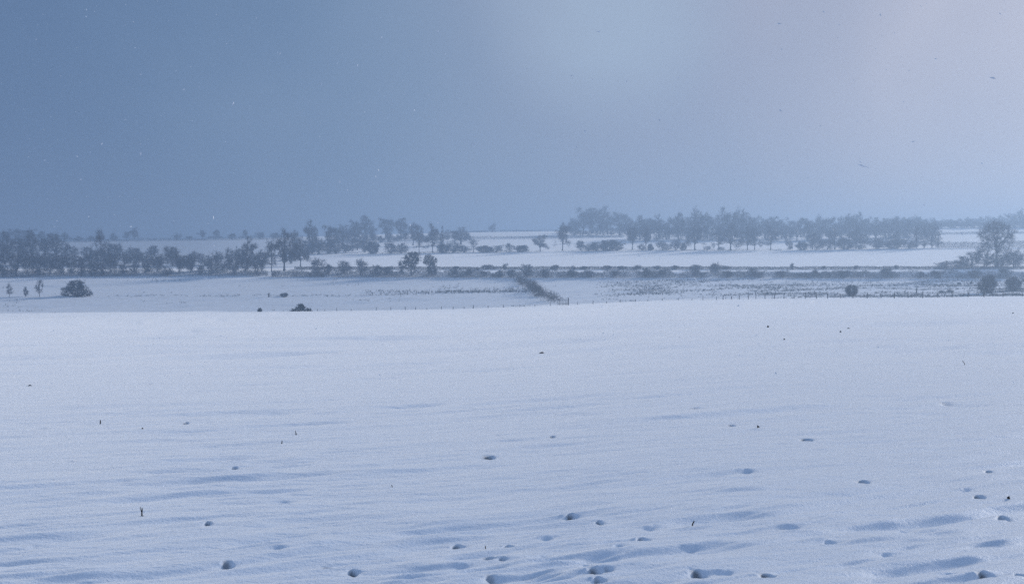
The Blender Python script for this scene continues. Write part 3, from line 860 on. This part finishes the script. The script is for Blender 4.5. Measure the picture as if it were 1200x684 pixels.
# ------------------------------------------------------------------ rushes and rough grass: nobody could count it
def rushes():
    rng = np.random.default_rng(77)
    px, d = [], []
    n = 70000
    X = rng.uniform(-30, 1230, n); D = rng.uniform(250, 339, n)
    az = np.arctan((X - CX) / F)
    wx, wy = D * np.sin(az), D * np.cos(az)
    patch = fbm(wx / 16, wy / 10, 5, 3) + .5 * fbm(wx / 3, wy / 2.5, 9, 2)
    right = np.clip((X - 690) / 60, 0, 1)
    p = right * np.clip(patch * 2.2 + .45, 0.03, 1) * .6
    # the band of rough grass on the left of the diagonal hedge
    band = np.exp(-((D - (300 - (X - 560) * .01)) / 3.2) ** 2) * np.clip((X - 440) / 90, 0, 1) * np.clip((622 - X) / 6, 0, 1)
    p = np.maximum(p, band * np.clip(patch + .75, .2, 1) * 1.3)
    thin = np.exp(-((D - 294) / 1.2) ** 2) * np.clip((X - 100) / 60, 0, 1) * np.clip((520 - X) / 40, 0, 1)
    p = np.maximum(p, thin * np.clip(patch + .45, .0, 1) * .8)
    left = np.clip((690 - X) / 60, 0, 1)
    p = np.maximum(p, left * np.clip(patch * 2 - .55, 0, 1) * .22)
    keep = rng.uniform(0, 1, n) < p
    wx, wy, D, az = wx[keep], wy[keep], D[keep], az[keep]
    dz, _ = detail(wx.copy(), wy.copy(), D)
    z = base_z(D, az) + dz
    k = 6
    m = len(wx)
    c = np.stack([wx, wy, z], 1).repeat(k, 0)
    sz = rng.uniform(.16, .50, m).repeat(k)
    pxk = CX + F * np.tan(az)
    sz = sz * np.where((pxk > 430) & (pxk < 625) & (np.abs(D - 300) < 9), 1.6, 1.0).repeat(k)
    dr = rng.normal(0, .4, (m * k, 3)); dr[:, 2] = 1
    dr /= np.linalg.norm(dr, axis=1, keepdims=True)
    a = c + rng.normal(0, .10, (m * k, 3)) * np.array([1, 1, 0])
    a[:, 2] -= .03
    mb = MB()
    mb.strips(a, a + dr * (sz * rng.uniform(.6, 1.2, m * k))[:, None], .05 * rng.uniform(.6, 1.4, m * k), rng, .3)
    o = link('rushes', mb.mesh('rushes', M_RUSH))
    tag(o, 'dark rush tufts and rough grass poking through the valley snow', 'rushes', kind='stuff')


rushes()


# ------------------------------------------------------------------ fence along the crest
def fence():
    rng = random.Random(4)
    xs_l = [371.5, 380.5, 394.5, 411, 440.5, 458, 475, 487, 500.5, 517, 531, 544, 554.5, 572, 590, 609, 627, 645, 677, 695, 711, 727, 745, 759.5, 776, 795, 811, 824, 840, 847.5, 857.5, 866.7, 877.5, 886, 897, 908, 919, 931]
    xs_r = [944, 957, 970, 985, 1000, 1016.5, 1033, 1048.5, 1064.7, 1081.6, 1099.6, 1116.4, 1135, 1153.6, 1176, 1198.7, 1222]
    root = bpy.data.objects.new('wire_fence', None)
    COL.objects.link(root)
    pts = []
    for x in xs_l + xs_r:
        t = min(max((x - 820) / 150, 0), 1)
        d = 221 - 16 * t
        az = ray(x, YH)[0]
        wx, wy = d * math.sin(az), d * math.cos(az)
        pts.append((wx, wy, gz(wx, wy), x))
    o0 = Vector(pts[-1][:3])
    root.location = o0
    heads = []
    for wx, wy, z, x in pts:
        h = (1.02 if x > 930 else 1.0) + rng.uniform(-.22, .12)
        r = rng.choice([.05, .055, .06, .075])
        lean = Vector((rng.uniform(-.06, .06), rng.uniform(-.06, .06), 0))
        mb = MB()
        b = Vector((wx, wy, z)) - o0
        mb.tube([b + Vector((0, 0, -.3)), b + lean * .5 + Vector((0, 0, h * .5)), b + lean + Vector((0, 0, h)), b + lean + Vector((0, 0, h + .03))], [r, r, r * .97, r * .6], 8)
        link('post', mb.mesh('post', M_WOOD, True), root)
        heads.append((b, h, lean))
    for lv in (.35, .68, .95):
        mb = MB()
        mb.tube([b + l * lv + Vector((0, .07, h * lv)) for b, h, l in heads], [.008] * len(heads), 4)
        link('wire', mb.mesh('wire', M_WIRE), root)
    tag(root, 'long post and wire fence following the crest of the near field', 'fence')


fence()


def stake(px, py, h_px, r, label, name='stake', d=None):
    if d is None:
        d, az = ground_at(px, py, dmin=235)
    else:
        az = ray(px, YH)[0]
    x, y = d * math.sin(az), d * math.cos(az)
    mb = MB()
    h = h_px * d / F
    mb.tube([(0, 0, -.3), (.01, 0, h * .5), (.03, .01, h), (.03, .01, h + .04)], [r, r, r * .96, r * .5], 8)
    o = link(name, mb.mesh(name, M_WOOD, True))
    o.location = (x, y, gz(x, y))
    tag(o, label, name.replace('_', ' '))


stake(315, 348, 4.5, .16, 'short thick stake standing beside the low dark bush in the valley field')
stake(1074, 344, 6.5, .13, 'dark gatepost behind the fence at the end of the low brambles', 'gatepost')
stake(1060.5, 344.5, 4.5, .09, 'thin leaning stake behind the fence, left of the dark gatepost')


def paling():
    root = bpy.data.objects.new('paling_panel', None)
    COL.objects.link(root)
    d = 216
    az = ray(660, YH)[0]
    o0 = Vector((d * math.sin(az), d * math.cos(az), 0)); o0.z = gz(o0.x, o0.y)
    root.location = o0
    for k in range(8):
        x = -.95 + k * .27
        h = 1.5 - .1 * math.sin(k * 1.7)
        mb = MB()
        mb.tube([(x, 0, -.3), (x, 0, h * .6), (x + .01, 0, h), (x + .01, 0, h + .04)], [.035 if k < 7 else .09] * 3 + [.02], 6)
        link('pale', mb.mesh('pale', M_WOOD, True), root)
    for z in (.5, 1.15):
        mb = MB()
        mb.tube([(-1.05, -.06, z), (0, -.06, z), (1.05, -.06, z)], [.03] * 3, 4)
        link('rail', mb.mesh('rail', M_WOOD), root)
    tag(root, 'short panel of upright pales where the brown hedge meets the crest fence', 'fence panel')


paling()


def snowy_rail():
    d, az = ground_at(619, 335, dmin=260)
    x, y = d * math.sin(az), d * math.cos(az)
    root = bpy.data.objects.new('wooden_rail', None)
    COL.objects.link(root)
    root.location = (x, y, gz(x, y))
    w = 1.7
    for sx in (-1, 1):
        mb = MB(); mb.tube([(sx * w * .95, 0, -.3), (sx * w * .95, 0, .6), (sx * w * .95, 0, 1.15)], [.07] * 3, 7)
        link('post', mb.mesh('post', M_WOOD, True), root)
    mb = MB(); mb.tube([(-w, -.09, 1.0), (0, -.09, 1.0), (w, -.09, 1.0)], [.07] * 3, 6)
    link('bar', mb.mesh('bar', M_WOOD), root)
    mb = MB(); mb.tube([(-w, -.09, 1.12), (0, -.09, 1.15), (w, -.09, 1.12)], [.08, .11, .08], 7)
    link('snow_cap', mb.mesh('snow_cap', M_SNOW, True), root)
    tag(root, 'snow-topped wooden rail crossing a gap in the diagonal brown hedge', 'rail')


snowy_rail()


# ------------------------------------------------------------------ stalks and clods in the near field
def stalk(px, py, h_px, lean, label, fork=False, thick=1.0, seed=0):
    rng = random.Random(seed)
    d, az = ground_at(px, py)
    x, y = d * math.sin(az), d * math.cos(az)
    h = h_px * d / F
    r = max(.0045, h * .09) * thick
    mb = MB()
    l = lean * h
    mb.tube([(0, 0, -.03), (l * .25, .004, h * .35), (l * .8, .006, h * .75), (l, .004, h)], [r * 1.2, r, r * .85, r * .5], 6)
    if fork:
        mb.tube([(l * .25, .004, h * .38), (-h * .14, .01, h * .72), (-h * .24, .01, h * 1.15)], [r * .7, r * .55, r * .3], 5)
        mb.tube([(l * .25, .004, h * .1), (h * .2, -.02, h * .06), (h * .42, -.03, h * .12)], [r * .6, r * .5, r * .3], 5)
    o = link('dead_stalk', mb.mesh('dead_stalk', M_STALK, True))
    o.location = (x, y, gz(x, y))
    tag(o, label, 'stalk', 'dead stalks poking out of the near snow')


stalk(166, 606, 9, .05, 'forked dead stalk poking out of the snow, tallest one in the near field', True, 1.0, 1)
stalk(117.5, 496, 5, .0, 'short straight dead stalk up the field from the tall forked stalk', False, 1.6, 2)
stalk(347, 508, 4, -.2, 'stubby forked stalk, farther of a close pair in the snow', True, 1.4, 3)
stalk(330, 518, 4, .15, 'stubby stalk, nearer of a close pair in the snow', False, 1.5, 4)
stalk(811, 614, 6, .45, 'dark bent stalk leaning to the right in the near snow', False, 1.1, 5)
stalk(888, 502, 3, .0, 'very short dark stalk beside the small dark clod', False, 1.6, 6)
stalk(1131, 428, 5, -.6, 'thin stalk leaning left high up the near field', False, .7, 7)
stalk(569, 642, 3.5, -.1, 'tiny thin stalk beside the row of hollow footprints', False, .8, 8)
stalk(460, 570, 3, -.5, 'tiny thin leaning stalk halfway between the stubby pair and the footprints', False, .8, 9)


def clod(px, py, w_px, h_px, label, seed):
    rng = np.random.default_rng(seed)
    d, az = ground_at(px, py)
    x, y = d * math.sin(az), d * math.cos(az)
    w, h = w_px * d / F / 2, h_px * d / F
    mb = MB()
    nu, nv = 10, 5
    vs, fs = [], []
    for j in range(nv):
        ph = j / nv * math.pi / 2
        for k in range(nu):
            th = 2 * math.pi * k / nu
            q = 1 + rng.uniform(-.28, .28)
            vs.append((w * math.cos(ph) * math.cos(th) * q, w * .7 * math.cos(ph) * math.sin(th) * q, h * math.sin(ph) * q - (.02 if j == 0 else 0)))
    vs.append((0, 0, h))
    for j in range(nv - 1):
        for k in range(nu):
            k2 = (k + 1) % nu
            fs.append((j * nu + k, j * nu + k2, (j + 1) * nu + k2, (j + 1) * nu + k))
    for k in range(nu):
        fs.append(((nv - 1) * nu + k, (nv - 1) * nu + (k + 1) % nu, nv * nu))
    mb.add(vs, fs)
    o = link('earth_clod', mb.mesh('earth_clod', M_EARTH, True))
    o.location = (x, y, gz(x, y))
    tag(o, label, 'clod', 'clods of dark earth in the near snow')


for a in [(217, 495, 7, 2.0, 'dark flat earth clod between the straight stalk and the stubby pair', 1),
          (243, 617, 4, 2.5, 'small dark clod in a hollow right of the tall forked stalk', 2),
          (889, 500.5, 2.5, 1.6, 'small dark clod beside the very short stalk', 3),
          (801, 391, 2.5, 1.6, 'tiny dark clod high on the near field in line with the bent stalk', 4),
          (635, 415, 5, 1.4, 'tiny flat clod alone high in the middle of the near field', 5),
          (900, 383, 2.2, 2.2, 'tiny upright clod near the crest, left of the round bush', 6),
          (919, 402, 2.2, 1.6, 'tiny clod below the tiny upright one near the crest', 7),
          (994, 382.5, 4, 1.4, 'tiny wide clod below the round bush near the crest', 8),
          (985, 394, 2, 1.5, 'faint tiny clod just beneath the tiny wide one', 9),
          (35, 453, 4, 1.2, 'lone tiny clod at the far left of the near field', 10),
          (167, 503, 2, 1.4, 'tiny round clod between the straight stalk and the flat clod', 11),
          (274, 549, 6, 1.5, 'thin dark clod midway between the flat clod and the hollow one', 12),
          (1182, 585, 3.5, 2.6, 'small round dark clod at the far right of the near snow', 13),
          (1146, 364, 3.5, 1.2, 'tiny flat clod just below the fence under the larger dark bush', 14),
          (1187, 370, 1.5, 1.1, 'tiny clod below the fence nearest the right end', 15),
          (858, 498, 6, 1.6, 'dark clod in a wind hollow left of the very short stalk', 16)]:
    clod(*a)


# ------------------------------------------------------------------ falling snow
def falling_snow():
    rng = np.random.default_rng(3)
    n = 18000
    D = rng.uniform(2.6 ** 2.2, 34 ** 2.2, n) ** (1 / 2.2)
    az = rng.uniform(-.52, .52, n)
    z = EYE + D * rng.uniform(-.10, .27, n)
    s = rng.uniform(.0012, .0032, n) * rng.choice([1, 1, 1, 1, 1, 1.6], n)
    x, y = D * np.sin(az), D * np.cos(az)
    # a few larger flakes that happen to drift close by
    big = [(1010, 194, 2.2, .009), (669, 89, 2.6, .006), (913, 28, 2.6, .006), (866, 173, 2.8, .006), (1070, 166, 2.8, .006), (773, 141, 3.0, .006), (1164, 92, 2.6, .008), (1032, 18, 3, .006), (702, 37, 2.7, .007), (1172, 16, 3, .006), (965, 14, 3.2, .006)]
    for px, py, dd, sz in big:
        a, te = ray(px, py)
        x = np.append(x, dd * math.sin(a)); y = np.append(y, dd * math.cos(a)); z = np.append(z, EYE + dd * te); s = np.append(s, sz * .5)
    g = base_z(np.hypot(x, y), np.arctan2(x, y))
    ok = z > g + .08
    x, y, z, s = x[ok], y[ok], z[ok], s[ok]
    n = len(x)
    octa = np.array([(1, 0, 0), (0, 1, 0), (-1, 0, 0), (0, -1, 0), (0, 0, 1), (0, 0, -1)], float)
    vs = octa[None] * (s[:, None] * rng.uniform(.5, 1.5, (n, 6)))[:, :, None]
    # stretch and turn every clump differently
    q = rng.normal(size=(n, 3, 3)); q, _ = np.linalg.qr(q)
    st = np.stack([rng.uniform(1, 2.2, n), rng.uniform(.6, 1, n), rng.uniform(.35, .7, n)], 1)
    nb = n - len(big)
    st[nb:, 0] = 1.6; st[nb:, 1:] = .5
    for k in range(nb, n):
        t = rng.uniform(-1.2, .6)
        q[k] = np.array([[math.cos(t), 0, -math.sin(t)], [0, 1, 0], [math.sin(t), 0, math.cos(t)]])
    st[nb] = (2.3, .42, .42); q[nb] = np.array([[.96, 0, .28], [0, 1, 0], [-.28, 0, .96]])
    vs = np.einsum('nij,nkj->nki', q, vs * st[:, None, :])
    vs = (vs + np.stack([x, y, z], 1)[:, None]).reshape(-1, 3)
    tri = [(0, 1, 4), (1, 2, 4), (2, 3, 4), (3, 0, 4), (1, 0, 5), (2, 1, 5), (3, 2, 5), (0, 3, 5)]
    mb = MB()
    mb.v.append(vs); mb.n = len(vs)
    mb.f = [(a + 6 * i, b + 6 * i, c + 6 * i) for i in range(n) for a, b, c in tri]
    o = link('falling_snow', mb.mesh('falling_snow', M_FLAKE))
    tag(o, 'snowflakes drifting through the air over the near field', 'snow', kind='stuff')


falling_snow()

# ------------------------------------------------------------------ haze
HAZE_DENSITY = .0017
HAZE_COLOR = (.335, .445, .585, 1)
HAZE_G = .45
zmin = min(float(ZT.min()), -11) - 1.5
zmax = 46.0
mb = MB()
s = 2450
mb.add([(-s, -s, zmin), (s, -s, zmin), (s, s, zmin), (-s, s, zmin), (-s, -s, zmax), (s, -s, zmax), (s, s, zmax), (-s, s, zmax)],
       [(0, 3, 2, 1), (4, 5, 6, 7), (0, 1, 5, 4), (1, 2, 6, 5), (2, 3, 7, 6), (3, 0, 4, 7)])
hm = bpy.data.materials.new('haze'); hm.use_nodes = True
nt = hm.node_tree
nt.nodes.remove(nt.nodes['Principled BSDF'])
pv = N(nt, 'ShaderNodeVolumePrincipled')
pv.inputs['Color'].default_value = HAZE_COLOR
pv.inputs['Density'].default_value = HAZE_DENSITY
pv.inputs['Anisotropy'].default_value = HAZE_G
nt.links.new(pv.outputs[0], nt.nodes['Material Output'].inputs['Volume'])
tag(link('haze', mb.mesh('haze', hm)), kind='stuff')

# ------------------------------------------------------------------ sun and overcast sky
SUN_AZ, SUN_EL = R(42), R(15)
sd = Vector((math.sin(SUN_AZ) * math.cos(SUN_EL), math.cos(SUN_AZ) * math.cos(SUN_EL), math.sin(SUN_EL)))
ld = bpy.data.lights.new('sun', 'SUN')
ld.energy = 3.7
ld.angle = R(10)
ld.color = (1.0, .965, .93)
lo = bpy.data.objects.new('sun', ld)
lo.rotation_euler = (-sd).to_track_quat('-Z', 'Y').to_euler()
COL.objects.link(lo)

w = bpy.data.worlds.new('World')
SC.world = w
w.use_nodes = True
nt = w.node_tree
L = nt.links.new
bg = nt.nodes['Background']
sky = N(nt, 'ShaderNodeTexSky', sky_type='NISHITA', sun_disc=False)
sky.sun_elevation = SUN_EL
sky.sun_rotation = SUN_AZ
tc = N(nt, 'ShaderNodeTexCoord')
dotn = N(nt, 'ShaderNodeVectorMath', operation='DOT_PRODUCT')
nz = N(nt, 'ShaderNodeTexNoise'); nz.inputs['Scale'].default_value = 3.4; nz.inputs['Detail'].default_value = 5; nz.inputs['Distortion'].default_value = .6; nz.inputs['Roughness'].default_value = .5
L(tc.outputs['Generated'], nz.inputs['Vector'])
L(tc.outputs['Generated'], dotn.inputs[0]); dotn.inputs[1].default_value = sd
# cloud thickness: bright towards the veiled sun, uneven
nadd = N(nt, 'ShaderNodeMath', operation='MULTIPLY_ADD'); L(nz.outputs['Fac'], nadd.inputs[0]); nadd.inputs[1].default_value = .26
sub = N(nt, 'ShaderNodeMath', operation='SUBTRACT'); L(dotn.outputs['Value'], sub.inputs[0]); sub.inputs[1].default_value = .115
L(sub.outputs[0], nadd.inputs[2])
ramp = N(nt, 'ShaderNodeValToRGB')
cr = ramp.color_ramp
cr.interpolation = 'B_SPLINE'
cr.elements[0].position = 0.0; cr.elements[0].color = (.16, .22, .34, 1)
cr.elements[1].position = 1.0; cr.elements[1].color = (.58, .57, .67, 1)
for p, c in [(.36, (.086, .157, .312)), (.55, (.116, .204, .368)), (.70, (.215, .32, .485)), (.84, (.345, .385, .525)), (.93, (.425, .44, .56))]:
    e = cr.elements.new(p); e.color = (*c, 1)
L(nadd.outputs[0], ramp.inputs['Fac'])
sep = N(nt, 'ShaderNodeSeparateXYZ'); L(tc.outputs['Generated'], sep.inputs[0])
mr = N(nt, 'ShaderNodeMapRange', interpolation_type='SMOOTHSTEP'); L(sep.outputs['Z'], mr.inputs['Value'])
mr.inputs['From Min'].default_value = .26; mr.inputs['From Max'].default_value = .75
zen = N(nt, 'ShaderNodeMix', data_type='RGBA'); L(mr.outputs['Result'], zen.inputs['Factor']); L(ramp.outputs['Color'], zen.inputs['A'])
zen.inputs['B'].default_value = (.255, .385, .62, 1)
a_, e_ = ray(712, 0)
pd = Vector((math.sin(a_), math.cos(a_), e_)).normalized()
pdot = N(nt, 'ShaderNodeVectorMath', operation='DOT_PRODUCT'); L(tc.outputs['Generated'], pdot.inputs[0]); pdot.inputs[1].default_value = pd
pm = N(nt, 'ShaderNodeMapRange', interpolation_type='SMOOTHSTEP'); L(pdot.outputs['Value'], pm.inputs['Value'])
pm.inputs['From Min'].default_value = math.cos(R(7)); pm.inputs['From Max'].default_value = 1.0
nz2 = N(nt, 'ShaderNodeTexNoise'); nz2.inputs['Scale'].default_value = 9; nz2.inputs['Detail'].default_value = 3; L(tc.outputs['Generated'], nz2.inputs['Vector'])
pmul = N(nt, 'ShaderNodeMath', operation='MULTIPLY'); L(pm.outputs['Result'], pmul.inputs[0]); L(nz2.outputs['Fac'], pmul.inputs[1])
pale = N(nt, 'ShaderNodeMix', data_type='RGBA'); L(pmul.outputs[0], pale.inputs['Factor']); L(zen.outputs['Result'], pale.inputs['A']); pale.inputs['B'].default_value = (.42, .53, .68, 1)
zen = pale
sc10 = N(nt, 'ShaderNodeVectorMath', operation='SCALE'); L(zen.outputs['Result'], sc10.inputs[0]); sc10.inputs['Scale'].default_value = 10.0
fin = N(nt, 'ShaderNodeMix', data_type='RGBA'); fin.inputs['Factor'].default_value = .97
L(sky.outputs['Color'], fin.inputs['A']); L(sc10.outputs['Vector'], fin.inputs['B'])
L(fin.outputs['Result'], bg.inputs['Color'])
bg.inputs['Strength'].default_value = .1

# ------------------------------------------------------------------ render settings
vs = SC.view_settings
vs.view_transform = 'Standard'
vs.look = 'None'
vs.exposure = -0.12
vs.gamma = 1.0
vs.use_curve_mapping = False
cy = SC.cycles
cy.max_bounces = 6
cy.diffuse_bounces = 2
cy.glossy_bounces = 2
cy.transmission_bounces = 2
cy.volume_bounces = 2
cy.transparent_max_bounces = 4
cy.use_adaptive_sampling = False
cy.use_denoising = False   # the grain of the falling snow is left in
